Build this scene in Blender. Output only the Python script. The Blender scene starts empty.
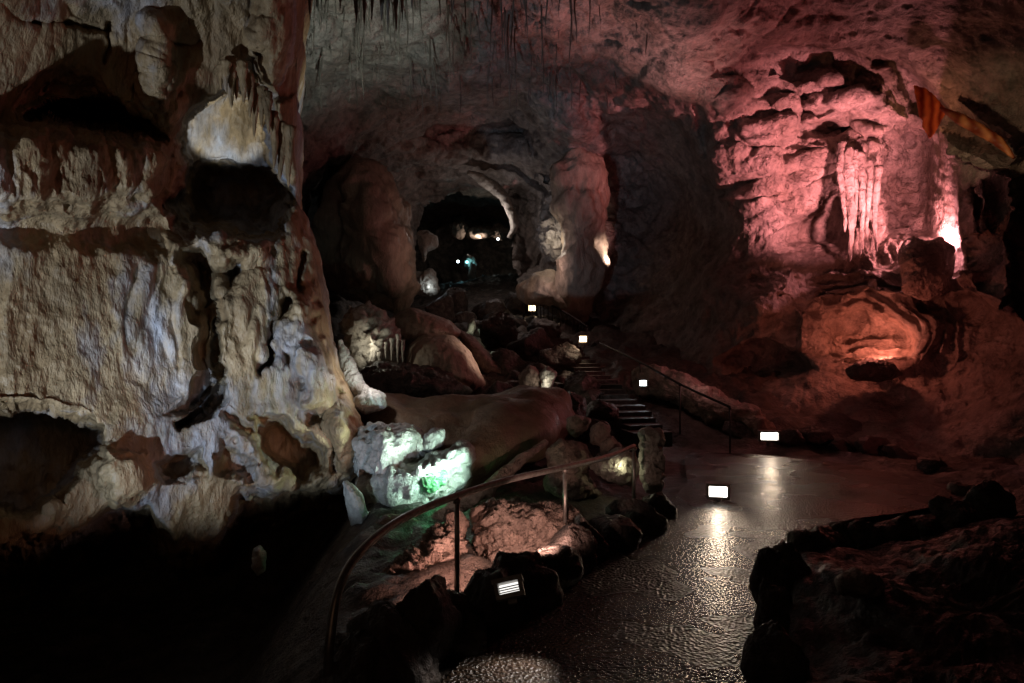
import bpy, math, random
import numpy as np
rnd = random.Random(7)
C = bpy.context.scene.collection
F, CX, CY, H = 683.0, 512.0, 341.5, 1.7

# ------------------------------------------------------------------ helpers
def P(u, v, d):
    u, v, d = np.broadcast_arrays(np.asarray(u, float), np.asarray(v, float), np.asarray(d, float))
    return np.stack([(u-CX)/F*d, d, H-(v-CY)/F*d], -1)

def PT(u, v, d):
    return tuple(float(a) for a in P(u, v, d))

def _hash(ix, iy, iz, seed):
    with np.errstate(over='ignore'):
        h = (ix.astype(np.uint32)*np.uint32(374761393) + iy.astype(np.uint32)*np.uint32(668265263)
             + iz.astype(np.uint32)*np.uint32(2147483647) + np.uint32(seed)*np.uint32(974711))
        h = (h ^ (h >> np.uint32(13)))*np.uint32(1274126177)
        h = (h ^ (h >> np.uint32(16)))*np.uint32(2246822519)
        return h ^ (h >> np.uint32(13))

def noise(p, seed=0):
    """gradient noise, roughly -1..1, p (...,3)"""
    p = np.asarray(p, float)
    i = np.floor(p).astype(np.int64); f = p-i
    w = f*f*f*(f*(f*6-15)+10)
    out = np.zeros(p.shape[:-1])
    for dx in (0, 1):
        wx = w[..., 0] if dx else 1-w[..., 0]
        for dy in (0, 1):
            wy = w[..., 1] if dy else 1-w[..., 1]
            for dz in (0, 1):
                wz = w[..., 2] if dz else 1-w[..., 2]
                h = _hash(i[..., 0]+dx, i[..., 1]+dy, i[..., 2]+dz, seed)
                gx = (h & np.uint32(1023))/511.5-1; gy = ((h >> np.uint32(10)) & np.uint32(1023))/511.5-1
                gz = ((h >> np.uint32(20)) & np.uint32(1023))/511.5-1
                out += wx*wy*wz*(gx*(f[..., 0]-dx)+gy*(f[..., 1]-dy)+gz*(f[..., 2]-dz))
    return out*1.3

def fbm(p, octv=4, seed=0, gain=.5, lac=2.03):
    a, s, q = 1., 0., np.asarray(p, float)
    for k in range(octv):
        s = s+a*noise(q, seed+k*17); q = q*lac+3.7; a *= gain
    return s

def ridged(p, octv=4, seed=0, gain=.5):
    a, s, q = 1., 0., np.asarray(p, float)
    for k in range(octv):
        s = s+a*(1-2*np.abs(noise(q, seed+k*13))); q = q*2.07+1.3; a *= gain
    return s

def worley(p, seed=0):
    """F1, F2 distances"""
    p = np.asarray(p, float); i = np.floor(p).astype(np.int64)
    f1 = np.full(p.shape[:-1], 9.); f2 = f1.copy()
    for dx in (-1, 0, 1):
        for dy in (-1, 0, 1):
            for dz in (-1, 0, 1):
                c = i+np.array([dx, dy, dz]); h = _hash(c[..., 0], c[..., 1], c[..., 2], seed)
                q = c+np.stack([(h & np.uint32(1023))/1023., ((h >> np.uint32(10)) & np.uint32(1023))/1023.,
                                ((h >> np.uint32(20)) & np.uint32(1023))/1023.], -1)
                d = np.sqrt(((q-p)**2).sum(-1))
                f2 = np.minimum(f2, np.maximum(f1, d)); f1 = np.minimum(f1, d)
    return f1, f2

def ss(a, b, x):
    t = np.clip((x-a)/(b-a), 0, 1)
    return t*t*(3-2*t)

def sd_poly(u, v, poly):
    """signed distance in the same units, negative inside"""
    poly = np.asarray(poly, float); n = len(poly)
    d = np.full(u.shape, 1e9); inside = np.zeros(u.shape, bool)
    for k in range(n):
        a, b = poly[k], poly[(k+1) % n]; e = b-a
        t = np.clip(((u-a[0])*e[0]+(v-a[1])*e[1])/max(e @ e, 1e-9), 0, 1)
        d = np.minimum(d, np.hypot(u-a[0]-t*e[0], v-a[1]-t*e[1]))
        c = ((a[1] <= v) & (b[1] > v)) | ((b[1] <= v) & (a[1] > v))
        if abs(e[1]) > 1e-9:
            inside ^= c & (u < a[0]+(v-a[1])*e[0]/e[1])
    return np.where(inside, -d, d)

def sd_line(u, v, line):
    line = np.asarray(line, float); d = np.full(u.shape, 1e9)
    for k in range(len(line)-1):
        a, b = line[k], line[k+1]; e = b-a
        t = np.clip(((u-a[0])*e[0]+(v-a[1])*e[1])/max(e @ e, 1e-9), 0, 1)
        d = np.minimum(d, np.hypot(u-a[0]-t*e[0], v-a[1]-t*e[1]))
    return d

def rbf(pts, u, v, smooth=0.0):
    """thin plate spline through control points (u, v, value)"""
    pts = np.asarray(pts, float); x = pts[:, :2]/200.; n = len(x)
    def k(r2): return .5*r2*np.log(r2+1e-9)
    A = k(((x[:, None]-x[None])**2).sum(-1))+np.eye(n)*smooth
    M = np.zeros((n+3, n+3)); M[:n, :n] = A; M[:n, n] = 1; M[:n, n+1:] = x; M[n, :n] = 1; M[n+1:, :n] = x.T
    w = np.linalg.solve(M, np.concatenate([pts[:, 2], np.zeros(3)]))
    U, V = u/200., v/200.; out = w[n]+w[n+1]*U+w[n+2]*V
    for j in range(n): out = out+w[j]*k((U-x[j, 0])**2+(V-x[j, 1])**2)
    return out

def vnormals(v, f):
    n = np.zeros_like(v)
    a = np.cross(v[f[:, 2]]-v[f[:, 0]], v[f[:, 3 if f.shape[1] > 3 else 1]]-v[f[:, 1 if f.shape[1] > 3 else 0]])
    for k in range(f.shape[1]): np.add.at(n, f[:, k], a)
    return n/np.maximum(np.linalg.norm(n, axis=1, keepdims=True), 1e-12)

def gridnormals(X, blur=0):
    for _ in range(blur):
        Y = X.copy(); Y[1:-1] = .25*X[:-2]+.5*X[1:-1]+.25*X[2:]; X = Y.copy()
        X[:, 1:-1] = .25*Y[:, :-2]+.5*Y[:, 1:-1]+.25*Y[:, 2:]
    n = np.cross(np.gradient(X, axis=1), np.gradient(X, axis=0))
    n /= np.maximum(np.linalg.norm(n, axis=-1, keepdims=True), 1e-12)
    if n[..., 1].mean() > 0: n = -n
    return n

def ridge(name, pts, w, mat, label, cat, group=None, seed=0, flat=.6, amp=.35, n=90, seg=26, freq=3.):
    """a rounded rock rib following a line of (u, v, d), w = half width in metres along it"""
    L_ = smoothline([PT(*p) for p in pts], n); wd = np.interp(np.linspace(0, 1, n), np.linspace(0, 1, len(w)), w)
    wd = wd*(.35+.65*np.sin(np.clip(np.linspace(0, 1, n), .04, .96)*np.pi)**.4)
    v, f = tube(L_, wd, seg); c = np.repeat(L_, seg, 0); o = v-c; o[:, 1] *= flat/.6
    k = np.repeat(wd, seg)
    v = c+o*(1+amp*fbm(v*freq/max(np.mean(w), .02)*.2, 4, seed)[:, None]+.25*amp*ridged(v*freq/max(np.mean(w), .02)*.6, 3, seed)[:, None])
    return tag(link(name, v, f, mat), label, cat, group)

def gridfaces(r, c, wrap=False, mask=None):
    i = np.arange(r*c).reshape(r, c)
    if wrap: i = np.concatenate([i, i[:, :1]], 1)
    f = np.stack([i[:-1, :-1], i[1:, :-1], i[1:, 1:], i[:-1, 1:]], -1)
    if mask is not None: f = f[mask]
    return f.reshape(-1, 4)

def link(name, v, f, mat, parent=None, origin=None, smooth=True):
    """ONE mesh object from arrays of verts and quads/tris"""
    v = np.asarray(v, float)
    if origin is None:
        lo, hi = v.min(0), v.max(0); origin = (float((lo[0]+hi[0])/2), float((lo[1]+hi[1])/2), float(lo[2]))
    og = np.asarray(origin, float)
    me = bpy.data.meshes.new(name); vv = (v-og).astype(np.float32)
    me.vertices.add(len(vv)); me.vertices.foreach_set('co', vv.ravel())
    if isinstance(f, np.ndarray):
        k = f.shape[1]; nf = len(f)
        me.loops.add(nf*k); me.loops.foreach_set('vertex_index', f.astype(np.int32).ravel())
        me.polygons.add(nf); me.polygons.foreach_set('loop_start', np.arange(0, nf*k, k, dtype=np.int32))
        me.polygons.foreach_set('loop_total', np.full(nf, k, np.int32))
        me.update(calc_edges=True)
    else:
        me.clear_geometry(); me.from_pydata([tuple(map(float, a)) for a in vv], [], [tuple(map(int, a)) for a in f]); me.update()
    me.polygons.foreach_set('use_smooth', np.full(len(me.polygons), smooth))
    me.validate(); me.materials.append(mat)
    o = bpy.data.objects.new(name, me); C.objects.link(o)
    if parent is not None:
        o.parent = parent; o.location = og-np.asarray(parent.location)
    else: o.location = og
    return o

def tag(o, label=None, cat=None, group=None, kind=None):
    if label: o['label'] = label
    if cat: o['category'] = cat
    if group: o['group'] = group
    if kind: o['kind'] = kind
    return o

def empty(name, loc, label, cat, group=None):
    o = bpy.data.objects.new(name, None); C.objects.link(o); o.location = loc; o.empty_display_size = .1
    return tag(o, label, cat, group)

def merge(parts):
    V, Fc, n = [], [], 0
    for v, f in parts:
        V.append(np.asarray(v, float)); Fc += [tuple(int(i)+n for i in q) for q in f]; n += len(v)
    return np.concatenate(V), Fc

def box(c, s, rz=0., rx=0.):
    v = np.array([[x, y, z] for x in (-.5, .5) for y in (-.5, .5) for z in (-.5, .5)])*np.asarray(s)
    cx, sx = math.cos(rx), math.sin(rx); v = v @ np.array([[1, 0, 0], [0, cx, sx], [0, -sx, cx]])
    cz, sz = math.cos(rz), math.sin(rz); v = v @ np.array([[cz, sz, 0], [-sz, cz, 0], [0, 0, 1]])
    return v+np.asarray(c), [(0, 1, 3, 2), (4, 6, 7, 5), (0, 4, 5, 1), (2, 3, 7, 6), (0, 2, 6, 4), (1, 5, 7, 3)]

def tube(pts, rad, seg=10):
    pts = np.asarray(pts, float); n = len(pts); rad = np.broadcast_to(rad, (n,))
    t = np.gradient(pts, axis=0); t /= np.linalg.norm(t, axis=1, keepdims=True)
    ref = np.array([0, 0, 1.]) if abs(t[0][2]) < .9 else np.array([1., 0, 0]); rings = []
    a = np.cross(t[0], ref); a /= np.linalg.norm(a)
    for k in range(n):
        a = a-t[k]*(a @ t[k]); a /= np.linalg.norm(a); b = np.cross(t[k], a)
        th = np.linspace(0, 2*np.pi, seg, endpoint=False)
        rings.append(pts[k]+rad[k]*(np.cos(th)[:, None]*a+np.sin(th)[:, None]*b))
    f = [tuple(q) for q in gridfaces(n, seg, True)]
    f += [tuple(range(seg)), tuple(range((n-1)*seg, n*seg))[::-1]]
    return np.concatenate(rings), f

def smoothline(pts, n=60):
    pts = np.asarray(pts, float); k = len(pts); out = []
    q = np.concatenate([[2*pts[0]-pts[1]], pts, [2*pts[-1]-pts[-2]]])
    for s in np.linspace(0, k-1-1e-6, n):
        i = int(s); t = s-i; a, b, c, d = q[i:i+4]
        out.append(.5*((2*b)+(-a+c)*t+(2*a-5*b+4*c-d)*t*t+(-a+3*b-3*c+d)*t**3))
    return np.array(out)

# ------------------------------------------------------------------ materials
def rock(name, c1, c2, c3=None, scale=1.0, rough=.62, bump=.35, streak=0.0, fine=26., spec=.35, dirt=.5, bd=1.):
    m = bpy.data.materials.new(name); m.use_nodes = True; nt = m.node_tree; N, L = nt.nodes, nt.links
    b = N['Principled BSDF']; b.inputs['Specular IOR Level'].default_value = spec
    g = N.new('ShaderNodeNewGeometry'); pos = g.outputs['Position']
    mp = N.new('ShaderNodeMapping'); L.new(pos, mp.inputs['Vector'])
    mp.inputs['Scale'].default_value = (1, 1, 1-.82*streak)
    def tex(sc, det=6, rg=.6, vec=None):
        n = N.new('ShaderNodeTexNoise'); n.inputs['Scale'].default_value = sc; n.inputs['Detail'].default_value = det
        n.inputs['Roughness'].default_value = rg; L.new(vec or pos, n.inputs['Vector']); return n.outputs['Fac']
    def ramp(fac, stops):
        r = N.new('ShaderNodeValToRGB'); L.new(fac, r.inputs['Fac']); e = r.color_ramp.elements
        e[0].position, e[0].color = stops[0][0], (*stops[0][1], 1); e[1].position, e[1].color = stops[-1][0], (*stops[-1][1], 1)
        for p_, c_ in stops[1:-1]: k = e.new(p_); k.color = (*c_, 1)
        return r.outputs['Color']
    c3 = c3 or tuple(.5*(a+d) for a, d in zip(c1, c2))
    col = ramp(tex(1.3*scale, 7, .62, mp.outputs['Vector']), [(.3, c1), (.5, c3), (.68, c2)])
    d = ramp(tex(5.5*scale, 6, .7, mp.outputs['Vector']), [(.36, (1-dirt,)*3), (.6, (1, 1, 1))])
    mx = N.new('ShaderNodeMix'); mx.data_type = 'RGBA'; mx.blend_type = 'MULTIPLY'; mx.inputs['Factor'].default_value = 1
    L.new(col, mx.inputs['A']); L.new(d, mx.inputs['B']); L.new(mx.outputs['Result'], b.inputs['Base Color'])
    rr = N.new('ShaderNodeMapRange'); L.new(tex(3*scale, 4), rr.inputs['Value'])
    rr.inputs['From Min'].default_value = .35; rr.inputs['From Max'].default_value = .65
    rr.inputs['To Min'].default_value = rough-.17; rr.inputs['To Max'].default_value = rough+.2
    L.new(rr.outputs['Result'], b.inputs['Roughness'])
    prev = None
    for sc, st, dist in ((fine*.3, bump*1.3, .11*bd), (fine, bump*1.3, .045*bd), (fine*2.6, bump*1.1, .018*bd)):
        bp = N.new('ShaderNodeBump'); bp.inputs['Strength'].default_value = min(1, st); bp.inputs['Distance'].default_value = dist
        L.new(tex(sc, 5, .6, mp.outputs['Vector'] if streak else None), bp.inputs['Height'])
        if prev: L.new(prev, bp.inputs['Normal'])
        prev = bp.outputs['Normal']
    L.new(prev, b.inputs['Normal'])
    return m

def plain(name, col, rough=.5, metal=0., emit=None, es=0.):
    m = bpy.data.materials.new(name); m.use_nodes = True; nt = m.node_tree; N, L = nt.nodes, nt.links; b = N['Principled BSDF']
    b.inputs['Roughness'].default_value = rough; b.inputs['Metallic'].default_value = metal
    n = N.new('ShaderNodeTexNoise'); n.inputs['Scale'].default_value = 30; n.inputs['Detail'].default_value = 5
    tc = N.new('ShaderNodeTexCoord'); L.new(tc.outputs['Object'], n.inputs['Vector'])
    r = N.new('ShaderNodeValToRGB'); r.color_ramp.elements[0].position = .35; r.color_ramp.elements[1].position = .65
    r.color_ramp.elements[0].color = (*[c*.65 for c in col], 1); r.color_ramp.elements[1].color = (*col, 1)
    L.new(n.outputs['Fac'], r.inputs['Fac']); L.new(r.outputs['Color'], b.inputs['Base Color'])
    if emit: b.inputs['Emission Color'].default_value = (*emit, 1); b.inputs['Emission Strength'].default_value = es
    return m

M = {}
M['left'] = rock('grey_tan_flowstone', (.16, .09, .04), (.38, .40, .47), (.33, .22, .115), .75, .56, .6, .75, 13, dirt=.5, bd=1.0)
M['cave'] = rock('cave_limestone', (.20, .155, .125), (.36, .32, .29), (.28, .24, .21), .6, .62, .6, 0, 9, dirt=.55, bd=2.2)
M['brown'] = rock('brown_flowstone', (.16, .10, .06), (.24, .17, .11), None, 1.0, .55, .3, .3, 26, dirt=.3)
M['pale'] = rock('pale_calcite', (.30, .27, .22), (.46, .44, .40), None, 1.4, .5, .5, .3, 24, dirt=.4)
M['mound'] = rock('ribbed_flowstone', (.28, .22, .16), (.40, .33, .26), None, 1.2, .55, .45, .75, 22, dirt=.35)
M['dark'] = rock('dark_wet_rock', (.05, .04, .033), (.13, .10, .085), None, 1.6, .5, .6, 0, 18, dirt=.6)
M['pink'] = rock('pinkish_limestone', (.27, .19, .15), (.38, .29, .24), None, 1.6, .62, .6, 0, 22, dirt=.45)
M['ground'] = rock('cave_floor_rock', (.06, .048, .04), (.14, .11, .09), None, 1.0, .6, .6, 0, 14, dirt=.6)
M['straw'] = rock('stalactite_calcite', (.10, .085, .07), (.22, .19, .16), None, 3, .5, .3, .5, 40, dirt=.4)
M['metal'] = plain('rail_metal', (.30, .27, .24), .36, .7)
M['rust'] = plain('dark_iron', (.05, .04, .035), .55, .5)
M['case'] = plain('lamp_casing', (.30, .28, .25), .45, .3)
M['step'] = rock('worn_concrete', (.07, .065, .06), (.13, .12, .11), None, 3, .6, .3, 0, 40)
M['green_mat'] = rock('green_surface', (.10, .28, .12), (.25, .40, .22), None, 5, .7, .5, 0, 40, dirt=.3)
def lens(name, col, s):
    return plain(name, (.8, .8, .8), .4, 0, col, s)
M['lens_warm'] = lens('lit_warm_lens', (1, .72, .38), 9)
M['lens_white'] = lens('lit_white_lens', (1, .96, .88), 8)
M['lens_cold'] = lens('lit_cold_lens', (.8, .95, 1), 8)
M['lens_strip'] = lens('lit_strip_lens', (1, .97, .92), 1.3)
M['lens_teal'] = lens('lit_teal_lens', (.2, .9, 1), 8)

def path_mat():
    m = bpy.data.materials.new('wet_asphalt'); m.use_nodes = True; nt = m.node_tree; N, L = nt.nodes, nt.links; b = N['Principled BSDF']; b.inputs['Specular IOR Level'].default_value = .32
    g = N.new('ShaderNodeNewGeometry')
    def nz(s, d=4):
        n = N.new('ShaderNodeTexNoise'); n.inputs['Scale'].default_value = s; n.inputs['Detail'].default_value = d; L.new(g.outputs['Position'], n.inputs['Vector']); return n
    r = N.new('ShaderNodeValToRGB'); L.new(nz(3).outputs['Fac'], r.inputs['Fac'])
    r.color_ramp.elements[0].position = .35; r.color_ramp.elements[1].position = .65
    r.color_ramp.elements[0].color = (.012, .008, .005, 1); r.color_ramp.elements[1].color = (.045, .028, .018, 1)
    L.new(r.outputs['Color'], b.inputs['Base Color'])
    mr = N.new('ShaderNodeMapRange'); L.new(nz(1.1, 2).outputs['Fac'], mr.inputs['Value'])
    mr.inputs['From Min'].default_value = .25; mr.inputs['From Max'].default_value = .75; mr.inputs['To Min'].default_value = .20; mr.inputs['To Max'].default_value = .34
    L.new(mr.outputs['Result'], b.inputs['Roughness'])
    v = N.new('ShaderNodeTexVoronoi'); v.inputs['Scale'].default_value = 46; L.new(g.outputs['Position'], v.inputs['Vector'])
    b1 = N.new('ShaderNodeBump'); b1.inputs['Strength'].default_value = 1.; b1.inputs['Distance'].default_value = .02; L.new(v.outputs['Distance'], b1.inputs['Height'])
    b2 = N.new('ShaderNodeBump'); b2.inputs['Strength'].default_value = .5; b2.inputs['Distance'].default_value = .01; L.new(nz(130, 3).outputs['Fac'], b2.inputs['Height'])
    L.new(b1.outputs['Normal'], b2.inputs['Normal']); L.new(b2.outputs['Normal'], b.inputs['Normal'])
    return m
M['path'] = path_mat()

def drape_mat():
    m = bpy.data.materials.new('translucent_red_calcite'); m.use_nodes = True; nt = m.node_tree; N, L = nt.nodes, nt.links
    b = N['Principled BSDF']; g = N.new('ShaderNodeNewGeometry')
    w = N.new('ShaderNodeTexWave'); w.inputs['Scale'].default_value = 1.7; w.inputs['Distortion'].default_value = 5; L.new(g.outputs['Position'], w.inputs['Vector'])
    r = N.new('ShaderNodeValToRGB'); L.new(w.outputs['Fac'], r.inputs['Fac'])
    r.color_ramp.elements[0].color = (.22, .05, .02, 1); r.color_ramp.elements[1].color = (.62, .30, .12, 1)
    L.new(r.outputs['Color'], b.inputs['Base Color']); b.inputs['Roughness'].default_value = .5
    t = N.new('ShaderNodeBsdfTranslucent'); L.new(r.outputs['Color'], t.inputs['Color'])
    mx = N.new('ShaderNodeMixShader'); mx.inputs['Fac'].default_value = .6
    L.new(b.outputs['BSDF'], mx.inputs[1]); L.new(t.outputs['BSDF'], mx.inputs[2]); L.new(mx.outputs['Shader'], N['Material Output'].inputs['Surface'])
    return m
M['drape'] = drape_mat()

# ------------------------------------------------------------------ bodies
def body(name, outline, D, T, mat, label=None, cat=None, group=None, parent=None, amp=.06, freq=2., detail=.02, dfreq=9., ribs=0., ribf=9.,
         nr=26, nt=96, seed=1, tilt=0., lean=0., center=None, power=.5, wob=.12, fold=0.):
    """closed solid rock whose cross-section seen from the path follows an outline; D is its mid distance, T its half thickness"""
    poly = np.asarray(outline, float); c = np.array(center, float) if center else poly.mean(0)
    seg = np.concatenate([poly, poly[:1]]); ln = np.hypot(*np.diff(seg, axis=0).T); s = np.concatenate([[0], np.cumsum(ln)])
    t = np.linspace(0, s[-1], nt, endpoint=False); b = np.stack([np.interp(t, s, seg[:, 0]), np.interp(t, s, seg[:, 1])], 1)
    for _ in range(1): b = .5*b+.25*(np.roll(b, 1, 0)+np.roll(b, -1, 0))
    a = np.linspace(0, np.pi, 2*nr+1)[1:-1]                       # front pole -> back pole
    r = np.sin(a)**.8; z = -np.sign(np.cos(a))*np.abs(np.cos(a))**(2*power)*T
    uv = c+r[:, None, None]*(b-c); u, v = uv[..., 0], uv[..., 1]
    d = D+z[:, None]+tilt*(u-c[0])/100.+lean*(v-c[1])/100.
    X = P(u, v, d)
    poles = np.array([PT(c[0], c[1], D-T), PT(c[0], c[1], D+T)])
    V = np.concatenate([X.reshape(-1, 3), poles]); n0 = len(a)*nt
    f = gridfaces(len(a), nt, True)
    k = np.arange(nt); k2 = (k+1) % nt
    tri = [(n0, int(i), int(j)) for i, j in zip(k, k2)]+[(n0+1, int((len(a)-1)*nt+j), int((len(a)-1)*nt+i)) for i, j in zip(k, k2)]
    N_ = vnormals(V, f)
    ctr = V.mean(0)
    if ((N_*(V-ctr)).sum(1)).mean() < 0: N_ = -N_
    N_[n0] = (0, -1, 0); N_[n0+1] = (0, 1, 0)
    h = amp*fbm(V*freq, 4, seed)+detail*ridged(V*dfreq, 3, seed+5)
    if fold: h = h+fold*np.abs(noise(V*np.array([1.6, 1.6, .5])*freq*.7, seed+9))
    if ribs:
        q = V*np.array([ribf, ribf*.3, ribf*.13]); h = h+ribs*np.abs(noise(q+.6*noise(V*2, 3)[:, None], seed+3))
    V = V+N_*h[:, None]
    F_ = [tuple(int(i) for i in q) for q in f]+tri
    o = link(name, V, F_, mat, parent)
    if label: tag(o, label, cat, group)
    return o

def stone(name, c, s, mat, label=None, cat='rock', group=None, seed=0, sharp=7, rz=None, parent=None, sub=28):
    """an angular boulder: random planes cutting a sphere, worn edges, pits"""
    r = np.random.RandomState(seed); nt = sub*2
    th = np.linspace(0, np.pi, sub+2)[1:-1]; ph = np.linspace(0, 2*np.pi, nt, endpoint=False)
    d = np.stack([np.sin(th)[:, None]*np.cos(ph), np.sin(th)[:, None]*np.sin(ph), np.repeat(np.cos(th)[:, None], nt, 1)], -1).reshape(-1, 3)
    d = np.concatenate([d, [[0, 0, 1.], [0, 0, -1.]]])
    rad = np.full(len(d), 1.12)
    for _ in range(sharp*2):
        n = r.normal(size=3); n /= np.linalg.norm(n); k = d @ n
        rad = np.minimum(rad, np.where(k > .05, r.uniform(.62, .95)/np.maximum(k, .05), 9))
    v = d*rad[:, None]; v = v*(1+.16*fbm(v*1.6+seed, 4, seed)[:, None]+.05*ridged(v*5+seed, 3, seed)[:, None])
    v = v*np.asarray(s)
    a = r.uniform(0, 6.28) if rz is None else rz; ca, sa = math.cos(a), math.sin(a)
    v = v @ np.array([[ca, sa, 0], [-sa, ca, 0], [0, 0, 1]])+np.asarray(c)
    n0 = sub*nt; f = [tuple(int(i) for i in q) for q in gridfaces(sub, nt, True)]
    f += [(n0, (k+1) % nt, k) for k in range(nt)]+[(n0+1, (sub-1)*nt+k, (sub-1)*nt+(k+1) % nt) for k in range(nt)]
    o = link(name, v, f, mat, parent)
    if label: tag(o, label, cat, group)
    return o

def spike(p, length, r0, seed=0, up=False, seg=12, n=16, wob=.12, blunt=.12):
    """stalactite (or stalagmite) as verts, faces"""
    t = np.linspace(0, 1, n); pts = np.array(p)+np.stack([wob*r0*np.sin(5*t+seed), wob*r0*np.cos(4*t+seed*2), (length if up else -length)*t], 1)
    rad = r0*((1-t)**.8*(1-blunt)+blunt)*(1+.18*np.sin(t*17+seed)*(1-t)+.08*np.sin(t*41+seed*3)); rad[-1] *= .3
    return tube(pts, rad, seg)

# ------------------------------------------------------------------ cave wall and ceiling: one continuous shell with the tunnel mouth open
def carve(D, u, v, poly, depth, s_in=8., s_out=3.):
    return D+depth*(1-ss(-s_in, s_out, sd_poly(u, v, poly)))

def crack(D, u, v, line, depth, w):
    return D+depth*np.exp(-(sd_line(u, v, line)/w)**2)

def build_cave_wall():
    us = np.concatenate([np.linspace(215, 690, 300), np.linspace(690, 985, 215)[1:], np.linspace(985, 1400, 110)[1:]])
    vs = np.concatenate([np.linspace(-420, 0, 60), np.linspace(0, 380, 262)[1:], np.linspace(380, 500, 50)[1:]])
    u, v = np.meshgrid(us, vs)
    uw = u+7*noise(np.stack([u/45, v/45, 0*u], -1), 3)+3*noise(np.stack([u/14, v/14, 0*u], -1), 4)
    vw = v+6*noise(np.stack([u/40, v/40, 0*u+9], -1), 5)+2.5*noise(np.stack([u/13, v/13, 0*u], -1), 6)
    wall = rbf([(215, 0, 15), (215, 200, 17), (215, 400, 17), (300, 60, 15), (320, 150, 17), (330, 250, 20), (330, 350, 18),
                (400, 170, 24), (450, 160, 27), (400, 300, 25), (500, 155, 26), (545, 170, 24), (560, 250, 22), (540, 330, 22), (595, 220, 20.5),
                (590, 120, 19.5), (600, 330, 20), (640, 200, 20.5), (690, 200, 18), (706, 180, 15.6), (706, 280, 15.4), (720, 120, 15), (780, 120, 14.6),
                (780, 220, 14.6), (860, 120, 14.3), (860, 200, 14.4), (940, 180, 14.0), (760, 300, 14.0), (860, 300, 13.6), (760, 360, 13.2), (860, 370, 12.4),
                (700, 340, 15), (640, 330, 18), (700, 420, 12.6), (800, 420, 11.2), (900, 430, 10.4), (960, 450, 9.6), (1000, 300, 11.4), (1000, 120, 12.2), (1060, 200, 10.5),
                (1100, 400, 8.6), (1300, 200, 8), (1300, 480, 7), (700, 480, 10.6), (850, 480, 9.6), (1000, 490, 8.6), (600, 480, 14), (400, 480, 17), (500, 420, 19)], u, v, .002)
    hgt = 6.3+.5*noise(np.stack([u/180, v/120, 0*u], -1), 11)-1.1*np.exp(-((u-690)/60)**2)
    ceil = hgt*F/np.maximum(CY-v, 1)
    k = 2.0; D = -k*np.log(np.exp(-wall/k)+np.exp(-np.minimum(ceil, 200)/k))+.4
    # big dark recess over the tunnel, folds round it
    D = carve(D, uw, vw, [(400, 140), (420, 105), (470, 88), (520, 92), (548, 120), (540, 150), (470, 158)], 3.0, 30, 10)
    D = carve(D, uw, vw, [(300, 190), (330, 160), (350, 170), (345, 260), (330, 320), (300, 320)], 3.0, 20, 8)
    D = carve(D, uw, vw, [(505, 185), (525, 175), (548, 190), (556, 230), (545, 280), (515, 285), (512, 240)], 2.2, 16, 6)
    D = carve(D, uw, vw, [(540, 95), (575, 95), (597, 115), (600, 160), (585, 190), (560, 185), (545, 150)], -1.3, 22, 10)
    D = carve(D, uw, vw, [(600, 110), (650, 90), (700, 110), (700, 190), (690, 330), (610, 320), (603, 200)], .7, 30, 10)
    D = carve(D, uw, vw, [(390, 60), (480, 25), (560, 20), (600, 50), (560, 80), (450, 85)], -.8, 40, 20)
    D = carve(D, uw, vw, [(525, 12), (545, 12), (550, 28), (535, 26)], .5, 5, 3)
    # folds of the lit red wall
    for poly, dd in (([(710, 100), (735, 75), (760, 85), (770, 110), (745, 125), (720, 130)], -.35), ([(730, 125), (770, 110), (800, 115), (795, 140), (745, 150), (730, 140)], -.45),
                     ([(765, 100), (795, 92), (800, 110), (775, 118)], -.3), ([(780, 80), (830, 70), (850, 85), (800, 95)], -.5), ([(800, 100), (860, 85), (905, 110), (910, 125), (850, 118), (800, 128)], -.55),
                     ([(835, 122), (912, 128), (912, 140), (850, 132)], -.4), ([(706, 155), (740, 148), (830, 158), (830, 170), (760, 178), (712, 196)], -.12),
                     ([(700, 60), (760, 40), (850, 50), (900, 80), (850, 78), (780, 76), (720, 80)], .35), ([(795, 108), (830, 104), (838, 112), (800, 118)], .55), ([(812, 128), (850, 122), (862, 132), (820, 142)], .6),
                     ([(860, 52), (900, 50), (925, 80), (950, 110), (930, 130), (905, 100)], .8)):
        D = carve(D, uw, vw, poly, dd, 11, 3)
    D = crack(D, uw, vw, [(690, 175), (712, 195), (760, 174), (800, 170), (833, 162)], .35, 2.6)
    D = crack(D, uw, vw, [(705, 215), (730, 200), (790, 195), (830, 172)], .12, 2.)
    D = crack(D, uw, vw, [(700, 110), (708, 150), (706, 200)], .35, 5)
    D = carve(D, uw, v, [(770, 243), (800, 215), (832, 188), (846, 190), (852, 250), (806, 256)], 1.0, 22, 4)
    D = carve(D, u, v, [(842, 150), (880, 140), (884, 200), (876, 262), (843, 262)], -.15, 8, 4)
    # upper niche and its floor
    nic = [(872, 250), (862, 180), (880, 130), (915, 112), (934, 128), (940, 170), (951, 248)]
    D = carve(D, uw, v, nic, 1.2, 26, 3)
    D = carve(D, u, vw, [(855, 264), (905, 256), (958, 254), (985, 264), (965, 300), (870, 300)], -.6, 10, 3)
    # fin that shades everything right of the upper niche
    D = carve(D, u, v, [(939, 128), (1000, 150), (1030, 170), (1030, 330), (965, 300), (953, 250), (945, 190)], -1.7, 10, 3)
    D = carve(D, uw, vw, [(960, 100), (1010, 120), (1040, 150), (1020, 170), (985, 130)], -.6, 10, 5)
    for a, b_ in (([(972, 185), (976, 235)], 3.), ([(983, 180), (986, 232)], 3.)): D = D-.5*np.exp(-(sd_line(uw, v, a)/b_)**2)
    # lower niche: a scoop ringed by its arch
    low = [(806, 352), (806, 318), (825, 298), (868, 295), (905, 310), (928, 335), (915, 354), (880, 362), (830, 364)]
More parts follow.
